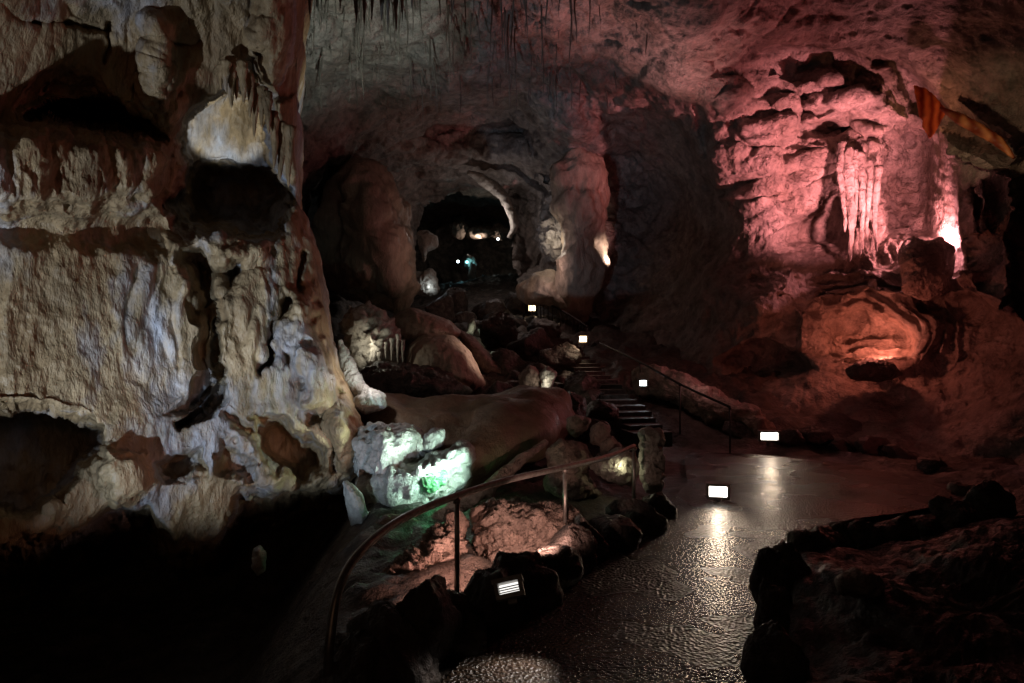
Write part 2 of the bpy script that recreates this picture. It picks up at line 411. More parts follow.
    sdl = sd_poly(uw+4*noise(np.stack([u/22, v/22, 0*u+3], -1), 91), vw+4*noise(np.stack([u/22, v/22, 0*u+8], -1), 92), low)
    soft = np.interp(v, [285, 330, 352, 362], [46, 34, 10, 4])*np.interp(u, [800, 840, 900], [1.2, 1, .8]); D = D+1.9*(1-ss(0, 1, (sdl+soft)/(soft+3)))-.3*np.exp(-((sdl-9)/8)**2)*ss(840, 890, u)
    D = D+.10*np.sin(sdl*.62+.03*u+1.5*noise(np.stack([u/30, v/30, 0*u], -1), 93))*ss(-34, -20, sdl)*(1-ss(24, 44, sdl))*ss(812, 845, u)*(1-ss(352, 366, v))
    D = carve(D, uw, v, [(796, 308), (812, 312), (810, 352), (799, 350)], -.35, 6, 4)
    D = carve(D, uw, vw, [(715, 360), (760, 345), (800, 352), (815, 372), (740, 385)], .9, 12, 5)
    D = carve(D, uw, vw, [(735, 300), (795, 262), (800, 300), (760, 325)], -.35, 14, 6)
    # relief
    X = P(u, v, D); Nn = gridnormals(X, 5)*.5-np.array([0, .5, 0])
    ribz = (1-ss(-6, 10, sd_poly(u, v, [(842, 150), (905, 100), (945, 120), (958, 252), (845, 262)])))
    cen = 1-ss(600, 700, u)
    f1, f2 = worley(X*np.array([.9, .9, 1.3])+.25*fbm(X*1.1, 3, 2)[..., None], 5)
    h = .34*fbm(X*.45, 4, 21)+.10*ridged(X*np.array([.7, .7, 1.3]), 4, 22)*(1-.6*ribz)+.34*(1-np.minimum(f1, 1))*cen+(.10+.16*cen)*np.minimum((f2-f1)*2.5, .6)+.10*cen*ridged(X*np.array([1.6, 1.6, 2.2]), 3, 59)
    strat = noise(np.stack([X[..., 0]*.35, X[..., 1]*.35, X[..., 2]*3.2-.5*X[..., 0]+.9*noise(X*.8, 8)], -1), 31)
    h = h+.10*fbm(X*1.25, 3, 58)*ss(690, 740, u)+.03*np.tanh(strat*5)*(1-ribz)*ss(690, 740, u)*(1-ss(940, 980, u))
    g1, g2 = worley(X*np.array([.95, .95, 1.25])+.35*fbm(X*.9, 3, 12)[..., None], 15); pl = ss(692, 715, u)*(1-ss(880, 930, u))*(1-ss(150, 185, v))
    h = h+pl*(.30*(1-np.minimum(g1, 1))+.22*np.minimum((g2-g1)*2.2, .5))
    h = h+ribz*(.20*np.abs(noise(X*np.array([3.6, 1.2, .55])+.35*noise(X*1.6, 4)[..., None], 41))+.07*ridged(X*np.array([6, 4, 2.5]), 3, 44))
    h = h+.045*ridged(X*np.array([3.2, 3.2, 4.5]), 3, 54)+.022*ridged(X*8, 3, 55)+.03*fbm(X*5.5, 4, 51)+.05*np.abs(fbm(X*2.6, 3, 52))
    X = X+Nn*(h-h.mean())[..., None]
    # tunnel mouth
    mouth = [(412, 262), (418, 228), (426, 204), (448, 194), (480, 186), (500, 190), (511, 204), (515, 225), (511, 248), (520, 290), (500, 330), (415, 330), (400, 285)]
    um, vm = .5*(u[:-1, :-1]+u[1:, 1:]), .5*(v[:-1, :-1]+v[1:, 1:])
    n2 = 3*noise(np.stack([um/16, vm/16, 0*um], -1), 66)
    mask = (sd_poly(um, vm, mouth)+n2) > 0
    o = link('cave_wall', X.reshape(-1, 3), gridfaces(len(vs), len(us), mask=mask), M['cave'], origin=(0, 15, 0))
    tag(o, kind='structure')
build_cave_wall()

# far chamber seen through the tunnel mouth, and the tunnel's side walls
def build_tunnel():
    th = np.linspace(-.5, np.pi+.5, 110); ys = np.linspace(23.5, 52, 90); T_, Y_ = np.meshgrid(th, ys)
    k = ss(24, 38, Y_)
    cx = -1.7-1.4*k; r = 3.9+1.9*k; X = np.stack([cx+r*1.15*np.cos(T_), Y_, 5.0+.2*k+r*.95*np.sin(T_)], -1)
    ctr = np.stack([cx, Y_, 5+0*Y_], -1); dr = (ctr-X); dr /= np.linalg.norm(dr, axis=-1, keepdims=True)
    X = X+dr*(.6*fbm(X*.35, 4, 3)+.3*ridged(X*.8, 3, 4))[..., None]
    o = link('tunnel_wall', X.reshape(-1, 3), gridfaces(90, 110), M['cave'], origin=(0, 30, 3)); tag(o, kind='structure')
    u, v = np.meshgrid(np.linspace(380, 545, 120), np.linspace(150, 345, 120))
    X = P(u, v, 50+0*u); X[..., 1] -= 2.2*ridged(X*.3, 4, 7)
    o = link('tunnel_wall', X.reshape(-1, 3), gridfaces(120, 120), M['cave'], origin=(0, 50, 3)); tag(o, kind='structure')
build_tunnel()

# ------------------------------------------------------------------ left flowstone massif
def build_left():
    edge = np.array([(-420, 318), (-60, 312), (0, 300), (60, 298), (95, 298), (180, 297), (200, 296), (220, 308), (250, 318), (290, 326), (340, 334), (370, 341),
                     (400, 353), (430, 368), (450, 368), (470, 360), (484, 347), (500, 342), (560, 350), (760, 360)], float)
    vs = np.concatenate([np.linspace(-420, -2, 50), np.linspace(0, 540, 400), np.linspace(543, 760, 60)])
    s1 = np.linspace(0, 1, 400)**.92; back = np.linspace(0, 1, 26)[1:]
    xr = np.interp(vs, edge[:, 0], edge[:, 1]); xl = -420.
    u = xl+(xr[:, None]-xl)*(.12*s1*0+np.interp(np.arange(400), [0, 60, 399], [0, .55, 1]))[None]; v = np.repeat(vs[:, None], 400, 1)
    uw = u+9*noise(np.stack([u/34, v/34, 0*u], -1), 13)+5*noise(np.stack([u/14, v/14, 0*u], -1), 14)+2.5*noise(np.stack([u/6, v/6, 0*u], -1), 17)
    vw = v+8*noise(np.stack([u/34, v/34, 0*u+5], -1), 15)+5*noise(np.stack([u/14, v/14, 0*u+5], -1), 16)+2.5*noise(np.stack([u/6, v/6, 0*u+5], -1), 18)
    D = rbf([(-420, 300, 4.2), (-420, -400, 3.2), (-420, 700, 4.), (0, 340, 5.6), (0, 200, 5.6), (0, 60, 5.5), (0, -200, 4.2), (0, 460, 5.4), (0, 600, 5.6), (100, 300, 6.2), (100, 150, 6.3), (100, 20, 6.2),
             (170, 380, 6.6), (170, 200, 7.0), (200, 60, 7.0), (200, -200, 5.2), (260, 320, 7.2), (280, 60, 7.6), (280, 200, 7.9), (280, 440, 7.2), (330, 330, 7.9), (340, 430, 7.5), (330, 150, 8.3), (300, -200, 6.),
             (200, 500, 6.8), (330, 560, 8), (200, 600, 7.4), (330, 700, 8.4), (100, 520, 6.0)], u, v, .002)
    # rounded turn-away along the right edge
    e = (xr[:, None]-u)
    D = D+.75*(1-np.sqrt(1-np.clip(1-e/38., 0, 1)**2*.96))
    brow = [(18, 108), (34, 86), (60, 70), (88, 72), (112, 90), (135, 112), (150, 122), (168, 138), (110, 128), (50, 116)]
    D = carve(D, uw, vw, brow, .34, 26, 6)
    D = carve(D, u, vw, [(26, 113), (60, 102), (112, 98), (140, 118), (168, 138), (120, 132), (60, 120)], 1.3, 8, 2)
    arch = [(176, 140), (182, 118), (202, 96), (226, 86), (262, 88), (270, 110), (270, 142), (286, 172), (294, 205), (288, 236), (250, 242), (205, 236), (172, 228), (164, 205), (180, 168)]
    D = carve(D, uw, vw, arch, 1.7, 13, 2)
    D = carve(D, uw, vw, [(180, 175), (200, 160), (260, 165), (285, 195), (280, 236), (200, 234), (178, 205)], 1.1, 30, 4)
    D = carve(D, uw, vw, [(165, 238), (200, 236), (290, 240), (270, 258), (235, 268), (180, 262)], -.3, 14, 8)
    D = carve(D, uw, vw, [(-60, 136), (30, 122), (60, 124), (166, 142), (178, 152), (168, 180), (160, 208), (60, 216), (-60, 214)], -.5, 24, 12)
    D = carve(D, uw, vw, [(-60, 217), (60, 219), (160, 214), (200, 240), (290, 240), (270, 256), (190, 256), (60, 246), (-60, 236)], .14, 12, 8)
    # folded valley and its crack
    D = carve(D, uw, v, [(176, 246), (186, 290), (197, 330), (200, 370), (186, 398), (160, 416), (205, 418), (224, 395), (221, 320), (224, 262), (205, 240)], .95, 26, 2)
    D = crack(D, uw, v, [(216, 300), (218, 340), (220, 385), (205, 412), (180, 425)], .6, 3.5)
    D = carve(D, uw, vw, [(210, 262), (250, 256), (240, 290), (224, 302)], .6, 14, 3)
    D = crack(D, uw, v, [(262, 372), (268, 345), (280, 312), (290, 300)], .45, 4.)
    D = crack(D, uw, v, [(300, 255), (296, 275), (302, 290)], .25, 4.)
    D = crack(D, uw, vw, [(222, 412), (240, 430), (252, 440)], .25, 4)
    D = carve(D, uw, vw, [(252, 424), (285, 416), (300, 428), (326, 446), (330, 470), (302, 490), (270, 474), (252, 450)], 1.0, 18, 4)
    for c, dd, w in (((316, 300), .2, 6), ((312, 318), .2, 5), ((306, 345), .14, 6), ((320, 420), .3, 7), ((285, 360), .16, 6), ((300, 380), .14, 8), ((270, 250), .2, 6), ((338, 395), .18, 6)):
        D = D+dd*np.exp(-((uw-c[0])**2+(vw-c[1])**2)/w**2)
    D = carve(D, uw, vw, [(332, 402), (352, 404), (366, 430), (366, 452), (350, 484), (338, 470), (330, 440)], -.3, 18, 6)
    D = crack(D, uw, v, [(328, 410), (331, 440), (334, 470)], .35, 3)
    D = carve(D, uw, vw, [(285, 290), (325, 285), (340, 370), (330, 402), (300, 412), (288, 360)], -.25, 22, 8)
    # undercuts along the foot
    D = carve(D, uw, vw, [(-200, 418), (20, 404), (60, 406), (104, 424), (110, 448), (86, 470), (70, 500), (30, 520), (-200, 500)], 1.3, 16, 3)
    base = np.interp(u, [-420, 0, 60, 110, 150, 175, 215, 240, 300, 345, 400], [520, 540, 530, 505, 500, 545, 540, 492, 482, 488, 490])
    D = D+3.2*ss(-8, 70, vw-base)
    D = carve(D, uw, vw, [(96, 436), (150, 450), (163, 470), (150, 500), (112, 512), (100, 480)], -.3, 16, 5)
    D = carve(D, uw, vw, [(158, 462), (200, 452), (206, 470), (180, 482), (160, 478)], .5, 12, 6)
    D = carve(D, uw, vw, [(230, 440), (256, 460), (250, 478), (222, 470)], .35, 10, 6)
    # curtains on the brow and the pillar
    D = carve(D, uw, v, [(142, 20), (176, 20), (178, 100), (172, 130), (160, 124), (147, 80)], -.3, 22, 12)
    D = carve(D, u, v, [(272, 98), (299, 92), (299, 180), (291, 186), (284, 160), (274, 150)], -.5, 8, 2)
    D = carve(D, uw, vw, [(258, -20), (300, -20), (300, 60), (280, 95), (262, 80), (250, 40)], -.5, 14, 6)
    for ln in ([(0, 4), (40, 24), (70, 25), (98, 30), (112, 26)], [(104, 60), (112, 20)], [(148, 30), (146, 70), (142, 95)], [(160, 36), (175, 48), (200, 42)]):
        D = crack(D, uw, vw, ln, .16, 2.4)
    X = P(u, v, D); Nn = gridnormals(X, 4)
    drap = 1-ss(-8, 16, sd_poly(u, v, [(104, -60), (290, -60), (300, 180), (280, 180), (262, 90), (225, 82), (178, 120), (110, 95)]))
    rib = np.maximum(1-ss(-10, 18, sd_poly(u, v, [(120, 270), (196, 262), (205, 350), (120, 350)])), 1-ss(-8, 10, sd_poly(u, v, [(225, 292), (278, 268), (290, 300), (276, 370), (225, 372)])))
    rough = ss(395, 420, v)*.5+.5
    led = 1-ss(-6, 8, sd_poly(u, v, [(-60, 130), (60, 125), (170, 142), (160, 215), (-60, 215)]))
    wv = .3*noise(X*1.7, 4)[..., None]
    h = .09*fbm(X*.8, 4, 61)+.022*ridged(X*2.3, 4, 62)
    h = h+drap*.22*np.abs(noise(X*np.array([3.4, 1.6, .42])+wv, 63))+drap*.06*np.abs(noise(X*np.array([10, 5, .9])+wv, 64))
    h = h+rib*.13*np.abs(noise(X*np.array([9., 4.5, 1.3])+wv*1.3, 65))+.10*np.abs(noise(X*np.array([3.6, 2.4, .55])+wv, 73))*(1-rib)*(1-drap)+.02*np.abs(noise(X*np.array([14., 8, 1.6])+wv*2, 74))
    h = h+(.028+.012*rib)*noise(X*np.array([13, 7, 3.5])+wv*2, 66)*(1-drap*.5)+.014*rough*ridged(X*np.array([9, 9, 7.]), 3, 67)+led*.035*ridged(X*np.array([5, 5, 2.6]), 3, 68)
    h = h+.02*np.abs(noise(X*np.array([2.4, 2.4, 1.]), 69))+.004*fbm(X*np.array([22, 16, 12.]), 3, 70)
    X = X+(Nn*.7-np.array([0, .3, 0]))*(h-h.mean())[..., None]
    # carry the surface on round the back
    ex = X[:, -1]; dirn = np.array([-.32, 1., 0.])
    bk = ex[:, None]+back[None, :, None]*5.0*dirn+np.stack([.25*noise(np.stack([back[None]*4+0*ex[:, :1], ex[:, 2:3]*1.2+0*back[None], 0*ex[:, :1]+0*back[None]], -1), 71)*np.sin(back*np.pi)[None]]*3, -1)
    X = np.concatenate([X, bk], 1)
    root = empty('flowstone_wall', (-3.5, 6.5, -1.5), 'massive grey tan rock wall with ribs, ledges and hollows, lit cold white, left of the pit', 'rock wall')
    o = link('rock_face', X.reshape(-1, 3), gridfaces(X.shape[0], X.shape[1]), M['left'], root)
    return root
left = build_left()

# ------------------------------------------------------------------ ground and path
def on(u, v, z=0.):
    d = (H-z)*F/(v-CY); return ((u-CX)/F*d, d)
path_px = [(430, 700), (475, 655), (520, 618), (570, 572), (620, 538), (668, 508), (690, 482), (686, 456), (700, 452), (760, 455), (830, 462), (900, 474), (948, 490), (945, 503),
           (900, 512), (850, 518), (800, 530), (778, 548), (762, 588), (750, 640), (752, 700)]
path_w = [on(*p) for p in path_px]
path_w = [(-.6, 1.6)]+[(x, y) for x, y in path_w]+[(1.15, 1.6)]

def ground_z(x, y):
    d = sd_poly(x, y, path_w)
    z = -.05-.02*ss(0, .4, d)
    up = ss(10.2, 12, y)*(y-10.2)*.21
    up = np.minimum(up, 4.6); z = z+up*ss(-3.8, -.5, x)
    z = z+up*.9*(1-ss(-3.8, -.5, x))
    z = z-1.6*ss(-.9, -2.6, x+.12*(y-4))*(1-ss(8.5, 11.5, y))
    z = z+(1.22+.20*ss(-2.9, -3.5, x))*np.exp(-((y-2.6-.12*noise(np.stack([x, y, 0*x], -1), 6))/.45)**2)*ss(-1.75, -2.3, x)*(1+.07*noise(np.stack([x*2.3, y*.5, 0*x], -1), 7))  # unseen berm, added to keep the floods off the left wall's foot
    z = z+.25*ss(.3, 2.0, d)*ss(.8, 1.6, x)*(1-ss(8, 9.5, y))
    z = z+ss(.25, .9, d)*(.10*fbm(np.stack([x*1.3, y*1.3, 0*x], -1), 4, 81)+.06*ridged(np.stack([x*3, y*3, 0*x], -1), 3, 82))
    z = z+.35*ss(10.5, 14, y)*ridged(np.stack([x*.8, y*.8, 0*x], -1), 4, 83)*.5
    return z
gx = np.linspace(-9, 12, 330); gy = 1.0+(np.linspace(0, 1, 420)**1.6)*45
X_, Y_ = np.meshgrid(gx, gy); Z_ = ground_z(X_, Y_)
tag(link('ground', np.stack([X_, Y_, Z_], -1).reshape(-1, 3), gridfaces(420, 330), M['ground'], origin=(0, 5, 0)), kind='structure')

pv = np.array(path_w); px_ = np.linspace(pv[:, 0].min(), pv[:, 0].max(), 330); py_ = np.linspace(1.6, pv[:, 1].max(), 420)
X_, Y_ = np.meshgrid(px_, py_); sdm = sd_poly(.5*(X_[:-1, :-1]+X_[1:, 1:]), .5*(Y_[:-1, :-1]+Y_[1:, 1:]), path_w)
Z_ = .005*fbm(np.stack([X_*1.2, Y_*1.2, 0*X_], -1), 3, 91)
tag(link('path', np.stack([X_, Y_, Z_], -1).reshape(-1, 3), gridfaces(420, 330, mask=(sdm < .03)), M['path'], origin=(0, 5, 0)), kind='structure')

# ------------------------------------------------------------------ formations of the middle ground
body('rock_dome', [(332, 196), (346, 170), (368, 164), (380, 182), (392, 212), (404, 246), (414, 286), (404, 302), (372, 298), (345, 292), (326, 262), (324, 225)], 19.0, 2.0, M['mound'],
     'smooth dull grey brown rock dome left of the dark tunnel mouth', 'rock formation', amp=.34, freq=1.0, detail=.10, dfreq=2.2, fold=.5, ribs=.08, ribf=3, seed=3, power=.85)
body('smooth_flowstone', [(392, 318), (410, 308), (432, 316), (450, 322), (462, 334), (440, 350), (410, 348), (388, 338)], 14.6, 1.0, M['mound'],
     'smooth rounded brown flowstone cap above the ribbed mound', 'rock formation', amp=.05, freq=1.5, ribs=.04, ribf=7, seed=4)
body('ribbed_mound', [(410, 345), (425, 335), (452, 338), (470, 352), (486, 385), (470, 395), (440, 392), (418, 398), (402, 385), (404, 360)], 13.6, 1.2, M['mound'],
     'ribbed pinkish tan flowstone mound lit from the right, below the smooth cap', 'rock formation', amp=.04, freq=1.5, ribs=.035, ribf=9, seed=5)
body('flowstone_tongue', [(458, 330), (472, 338), (492, 358), (512, 374), (516, 388), (490, 390), (474, 372)], 14.8, .8, M['pink'],
     'reddish rounded rock shoulder sloping down right of the ribbed mound', 'rock formation', amp=.05, freq=1.5, seed=6)
# the brightly lit nook of crystals
body('crystal_nook', [(350, 322), (362, 312), (378, 316), (388, 330), (396, 350), (398, 372), (380, 372), (360, 366), (352, 345)], 13.6, .9, M['pale'],
     'knobbly pale crystal cluster lit yellow white in a nook beside the rock wall', 'rock formation', amp=.22, freq=3.2, detail=.10, dfreq=7, seed=7)
for k, (x, y0, y1, r) in enumerate([(392, 338, 362, .05), (398, 334, 364, .045), (386, 342, 360, .04), (403, 340, 366, .04), (380, 352, 368, .06)]):
    v_, f_ = spike(PT(x, y0, 12.6), (y1-y0)/F*12.6, r, k)
    tag(link('stalactite', v_, f_, M['pale']), ['thin stalactite beside the crystal cluster, left of the tall one', 'tallest pale stalactite right of the crystal cluster', 'short thin stalactite in the crystal nook',
        'rightmost thin stalactite of the crystal nook', 'stubby pale stalactite low in the crystal nook'][k], 'stalactite', 'stalactites of the crystal nook')
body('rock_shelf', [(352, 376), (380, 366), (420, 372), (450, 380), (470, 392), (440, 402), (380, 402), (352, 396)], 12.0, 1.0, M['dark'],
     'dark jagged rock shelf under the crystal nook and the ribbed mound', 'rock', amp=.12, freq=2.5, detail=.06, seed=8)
ridge('rim_flow', [(340, 340, 8.5), (346, 360, 8.45), (352, 378, 8.4), (363, 391, 8.35), (377, 396, 8.3)], [.04, .08, .1, .09, .06], M['pale'], 'bright white curved calcite rim running down behind the edge of the left rock wall', 'calcite rim', seed=9)
body('brown_slope', [(366, 402), (420, 398), (470, 394), (520, 392), (566, 396), (575, 425), (548, 446), (520, 462), (490, 482), (452, 506), (420, 528), (380, 530), (372, 500), (378, 440)], 9.2, 1.5, M['brown'],
     'broad smooth brown flowstone slope in the middle behind the curved handrail', 'flowstone', amp=.24, freq=.8, detail=.012, dfreq=7, fold=.2, seed=10, lean=-1.5)
body('lit_boulder', [(352, 440), (372, 428), (392, 424), (408, 432), (416, 452), (408, 470), (385, 476), (360, 474), (350, 458)], 7.7, .5, M['pale'],
     'white furrowed boulder lit cold white at the foot of the rock wall', 'boulder', amp=.13, freq=2.6, ribs=.05, ribf=10, detail=.03, seed=11)
body('pale_block', [(426, 436), (434, 430), (443, 431), (441, 443), (432, 450), (424, 449)], 7.6, .2, M['pale'],
     'small bright white rock block above the green patch', 'rock', amp=.02, freq=6, seed=12)
body('furrowed_rock', [(408, 434), (425, 436), (426, 456), (414, 460), (404, 452)], 7.75, .25, M['pale'],
     'small furrowed rock between the white boulder and the bright block', 'rock', amp=.03, freq=5, ribs=.03, ribf=14, seed=14)
body('green_slope', [(366, 482), (396, 474), (420, 462), (440, 452), (462, 446), (470, 452), (458, 478), (440, 496), (410, 508), (380, 510), (362, 500)], 7.45, .45, M['pale'],
     'pale rock slope with a green patch lit by a hidden lamp', 'rock', amp=.12, freq=2.6, ribs=.06, ribf=9, detail=.03, seed=13)
body('green_cushion', [(420, 480), (432, 470), (446, 472), (444, 484), (430, 492), (420, 488)], 7.02, .07, M['green_mat'],  # small cushion coloured green
     'bright green cushion on the lit rock slope', 'algae', amp=.02, freq=9, detail=.02, dfreq=20, seed=15, nr=14, nt=60)
body('pale_fin', [(344, 482), (352, 484), (362, 496), (368, 514), (364, 528), (352, 526), (348, 505)], 7.0, .16, M['pale'],
     'pale blue pointed rock fin below the edge of the rock wall', 'rock', amp=.02, freq=4, detail=.012, seed=16)
body('pale_rock', [(370, 390), (382, 396), (384, 406), (366, 412), (350, 406), (356, 398)], 8.3, .25, M['pale'],
     'small pale rock knob below the white rim', 'rock', amp=.03, freq=5, detail=.02, seed=17)
body('pit_stalagmite', [(252, 568), (254, 550), (260, 546), (265, 552), (265, 570), (258, 576)], 6.4, .07, M['pale'],
     'lone small whitish stalagmite stub standing in the dark pit', 'stalagmite', amp=.01, freq=9, detail=.008, seed=18, nr=14, nt=50)
# slab and bank beside the path
ridge('rim_slab', [(368, 536, 6.4), (392, 522, 6.5), (424, 528, 6.5), (452, 508, 6.7), (482, 493, 6.9), (500, 478, 7.1), (524, 458, 7.4), (546, 442, 7.7)], [.05, .09, .07, .08, .07, .07, .06, .05], M['pink'], 'thin pale rim of a rock slab catching light behind the handrail', 'rock rim', seed=19, n=160)
body('path_bank', [(478, 512), (500, 507), (540, 510), (578, 514), (584, 545), (565, 585), (520, 610), (488, 612), (480, 580), (484, 545)], 5.75, .36, M['pink'],
     'rough pinkish limestone bank right of the first handrail post, behind the kerb stones', 'rock bank', amp=.07, freq=4, detail=.05, dfreq=13, seed=20, tilt=.25, lean=-.5, wob=.2, nr=44, nt=170)
body('path_bank', [(366, 614), (384, 590), (416, 560), (440, 534), (456, 524), (458, 548), (446, 590), (440, 620), (410, 630), (372, 632)], 5.3, .3, M['pink'],
     'ragged pinkish limestone bank left of the first handrail post, behind the kerb stones', 'rock bank', amp=.12, freq=5, detail=.06, dfreq=12, nr=44, nt=170, seed=70, tilt=.3, lean=-.5)

# rocks at the head of the rail
body('heart_stone', [(568, 419), (578, 417), (590, 420), (584, 430), (575, 435), (569, 430)], 8.2, .12, M['pink'], 'small pointed pink stone on top of the rocks behind the rail', 'stone', amp=.015, freq=8, seed=22, nr=16, nt=60)
body('pile_stone', [(592, 430), (600, 423), (608, 426), (610, 438), (602, 445), (592, 442)], 8.0, .15, M['pink'], 'round grey stone topping the pile at the rail end', 'stone', amp=.02, freq=7, detail=.02, seed=23, nr=16, nt=60)
body('pile_stone', [(602, 444), (612, 438), (619, 446), (616, 456), (604, 456)], 7.9, .14, M['pink'], 'second grey stone under the round one in the pile', 'stone', amp=.02, freq=7, detail=.02, seed=24, nr=16, nt=60)
body('lit_rock', [(592, 462), (604, 458), (618, 452), (634, 458), (637, 472), (630, 482), (612, 480), (598, 472)], 7.6, .22, M['pale'], 'yellow lit rough rock behind the last handrail post', 'rock', amp=.04, freq=6, detail=.03, seed=25)
body('reddish_rock', [(548, 452), (560, 443), (580, 446), (590, 460), (582, 470), (590, 488), (600, 495), (580, 505), (562, 500), (548, 486), (552, 470)], 7.6, .35, M['pink'], 'reddish lumpy rock under the handrail near its second post', 'rock', amp=.06, freq=4, detail=.03, seed=26)
body('stone_post', [(642, 432), (650, 429), (660, 432), (661, 460), (659, 488), (650, 493), (643, 488), (642, 460)], 7.3, .11, M['pale'], 'rough upright grey stone post at the end of the handrail', 'stone post', amp=.04, freq=5, detail=.03, seed=27)
body('kerb_pebble', [(658, 503), (666, 502), (670, 508), (664, 514), (657, 512)], 7.2, .06, M['pink'], 'small pale stone on the path edge below the stone post', 'stone', amp=.01, freq=12, seed=28, nr=12, nt=40)
body('beak_rock', [(540, 374), (548, 367), (556, 373), (552, 382), (549, 392), (542, 392), (543, 382)], 11.5, .14, M['pale'], 'bright white hooked rock lit beside the dark slope', 'rock', amp=.015, freq=7, seed=29, nr=16, nt=60)
body('red_hump', [(520, 378), (530, 366), (538, 372), (542, 388), (532, 392), (522, 388)], 11.8, .3, M['pink'], 'reddish rounded rock left of the white hooked one', 'rock', amp=.04, freq=5, seed=30, nr=16, nt=60)
# columns beside the tunnel
body('rock_column', [(556, 160), (575, 150), (597, 165), (603, 195), (599, 225), (600, 262), (594, 292), (586, 312), (568, 312), (556, 294), (566, 262), (566, 235), (560, 205)], 19.4, 1.0, M['mound'],
     'tall smooth greyish pink column with a bright right edge, right of the tunnel', 'rock column', amp=.3, freq=.9, detail=.06, dfreq=3, ribs=.14, ribf=3, fold=.2, seed=31, power=.8)
body('column_foot', [(520, 290), (535, 276), (552, 272), (566, 282), (580, 298), (588, 320), (572, 322), (545, 308), (525, 300)], 20.2, 1.2, M['mound'],
     'smooth pinkish flowstone apron below the column, behind the stair railing', 'flowstone', amp=.22, freq=.9, detail=.04, dfreq=4, seed=32, power=.8)
body('lace_rock', [(546, 215), (556, 190), (566, 215), (566, 240), (556, 255), (546, 248)], 20.6, .6, M['pale'], 'ragged cream rock lace lit warm white left of the column', 'rock formation', amp=.25, freq=3, detail=.12, dfreq=5, seed=33)
body('hanging_boulder', [(418, 234), (428, 230), (437, 236), (436, 246), (426, 253), (424, 262), (420, 246)], 23, .5, M['pale'], 'tan boulder hanging at the left lip of the tunnel mouth', 'boulder', amp=.10, freq=2, seed=34, nr=16, nt=60)
body('tunnel_ledge', [(400, 282), (412, 276), (430, 270), (437, 280), (436, 292), (415, 294)], 23, .6, M['pale'], 'pale rough rock with a bluish white edge left of the tunnel floor', 'rock', amp=.14, freq=2, detail=.05, seed=35, nr=18, nt=70)
ridge('arch_lip', [(468, 172, 23.6), (481, 179, 23.8), (494, 187, 24), (504, 198, 24.1), (511, 212, 24.2), (514, 226, 24.3), (509, 238, 24.4)], [.14, .2, .2, .17, .15, .16, .12], M['pale'], 'bright curved rock lip along the right of the tunnel mouth', 'rock lip', seed=36)
for k, (ol, lb) in enumerate([([(452, 226), (462, 222), (468, 228), (464, 236), (454, 237)], 'rough tan rock at the left end of the far lit ledge'),
                              ([(466, 231), (480, 229), (494, 231), (494, 235), (478, 236), (466, 235)], 'long flat ledge lit white deep inside the tunnel'),
                              ([(492, 230), (500, 227), (506, 232), (502, 238), (494, 237)], 'small brownish rock at the right end of the far lit ledge')]):
    body('far_rock', ol, 40, .8, M['pink'], lb, 'rock', 'rocks of the far lit ledge', amp=.25, freq=1.2, detail=.1, dfreq=3, seed=40+k, nr=14, nt=50)
body('teal_rock', [(462, 262), (466, 254), (474, 257), (478, 266), (468, 270)], 36, .5, M['pale'], 'small rock tinted teal by a lamp inside the tunnel', 'rock', amp=.2, freq=1.5, seed=44, nr=12, nt=40)
body('white_stub', [(468, 276), (471, 262), (476, 266), (475, 280)], 34, .25, M['pale'], 'thin white stalagmite stub inside the tunnel', 'stalagmite', amp=.05, freq=3, seed=45, nr=12, nt=40)
body('lit_edge', [(470, 322), (474, 318), (475, 330), (472, 336), (464, 335), (468, 330)], 17.5, .18, M['pale'], 'thin yellowish lit rock edge beside a dark gap', 'rock', amp=.03, freq=5, seed=46, nr=12, nt=40)
# red wall details
body('red_drapery', [(914, 86), (926, 90), (946, 112), (940, 122), (930, 138), (925, 128), (920, 108)], 13.0, .03, M['drape'], 'translucent red calcite drapery glowing above the bright niche', 'drapery', amp=.03, freq=2, seed=47, nr=10, nt=70)
ridge('tan_drapery', [(941, 108, 12.4), (958, 118, 12.0), (980, 130, 11.75), (1000, 143, 11.5), (1014, 158, 11.3)], [.04, .09, .085, .075, .04], M['drape'], 'long orange tan drapery edge running down right of the red one', 'drapery', seed=48, amp=.2)
body('niche_rock', [(902, 262), (906, 244), (914, 240), (926, 242), (940, 238), (952, 248), (950, 290), (930, 300), (905, 290)], 12.5, .4, M['cave'], 'dark blocky rock hiding the lamp of the upper bright niche', 'rock', amp=.08, freq=2, detail=.03, seed=49)
body('arch_rock', [(848, 370), (856, 363), (868, 359), (880, 361), (894, 366), (902, 374), (880, 380), (852, 378)], 11.9, .35, M['dark'], 'low dark rock hiding the lamp of the lower orange niche', 'rock', amp=.06, freq=3, seed=50)
for k, (x, y0, y1, r, lb) in enumerate([(842, 142, 232, .10, 'leftmost pendant of the fringe beside the bright niche'), (849, 148, 262, .12, 'longest pendant of the fringe left of the bright niche'),
        (855, 150, 228, .07, 'short pendant behind the longest one of the niche fringe'), (861, 152, 256, .09, 'long slim pendant in the middle of the niche fringe'),
        (868, 160, 240, .07, 'second pendant from the right in the niche fringe'), (876, 166, 252, .08, 'rightmost pendant of the fringe, nearest the bright niche')]):
    v_, f_ = spike(PT(x, y0, 14.1), (y1-y0)/F*14.1, r, k+3, n=34, blunt=.22, wob=.35)
    v_ = v_+.035*fbm(v_*np.array([5, 5, 3.]), 3, k)[:, None]*np.array([1, 1, .3])+.02*ridged(v_*9, 2, k)[:, None]*np.array([1, 1, 0])
    tag(link('stalactite', v_, f_, M['cave']), lb, 'stalactite', 'pendants beside the bright niche')

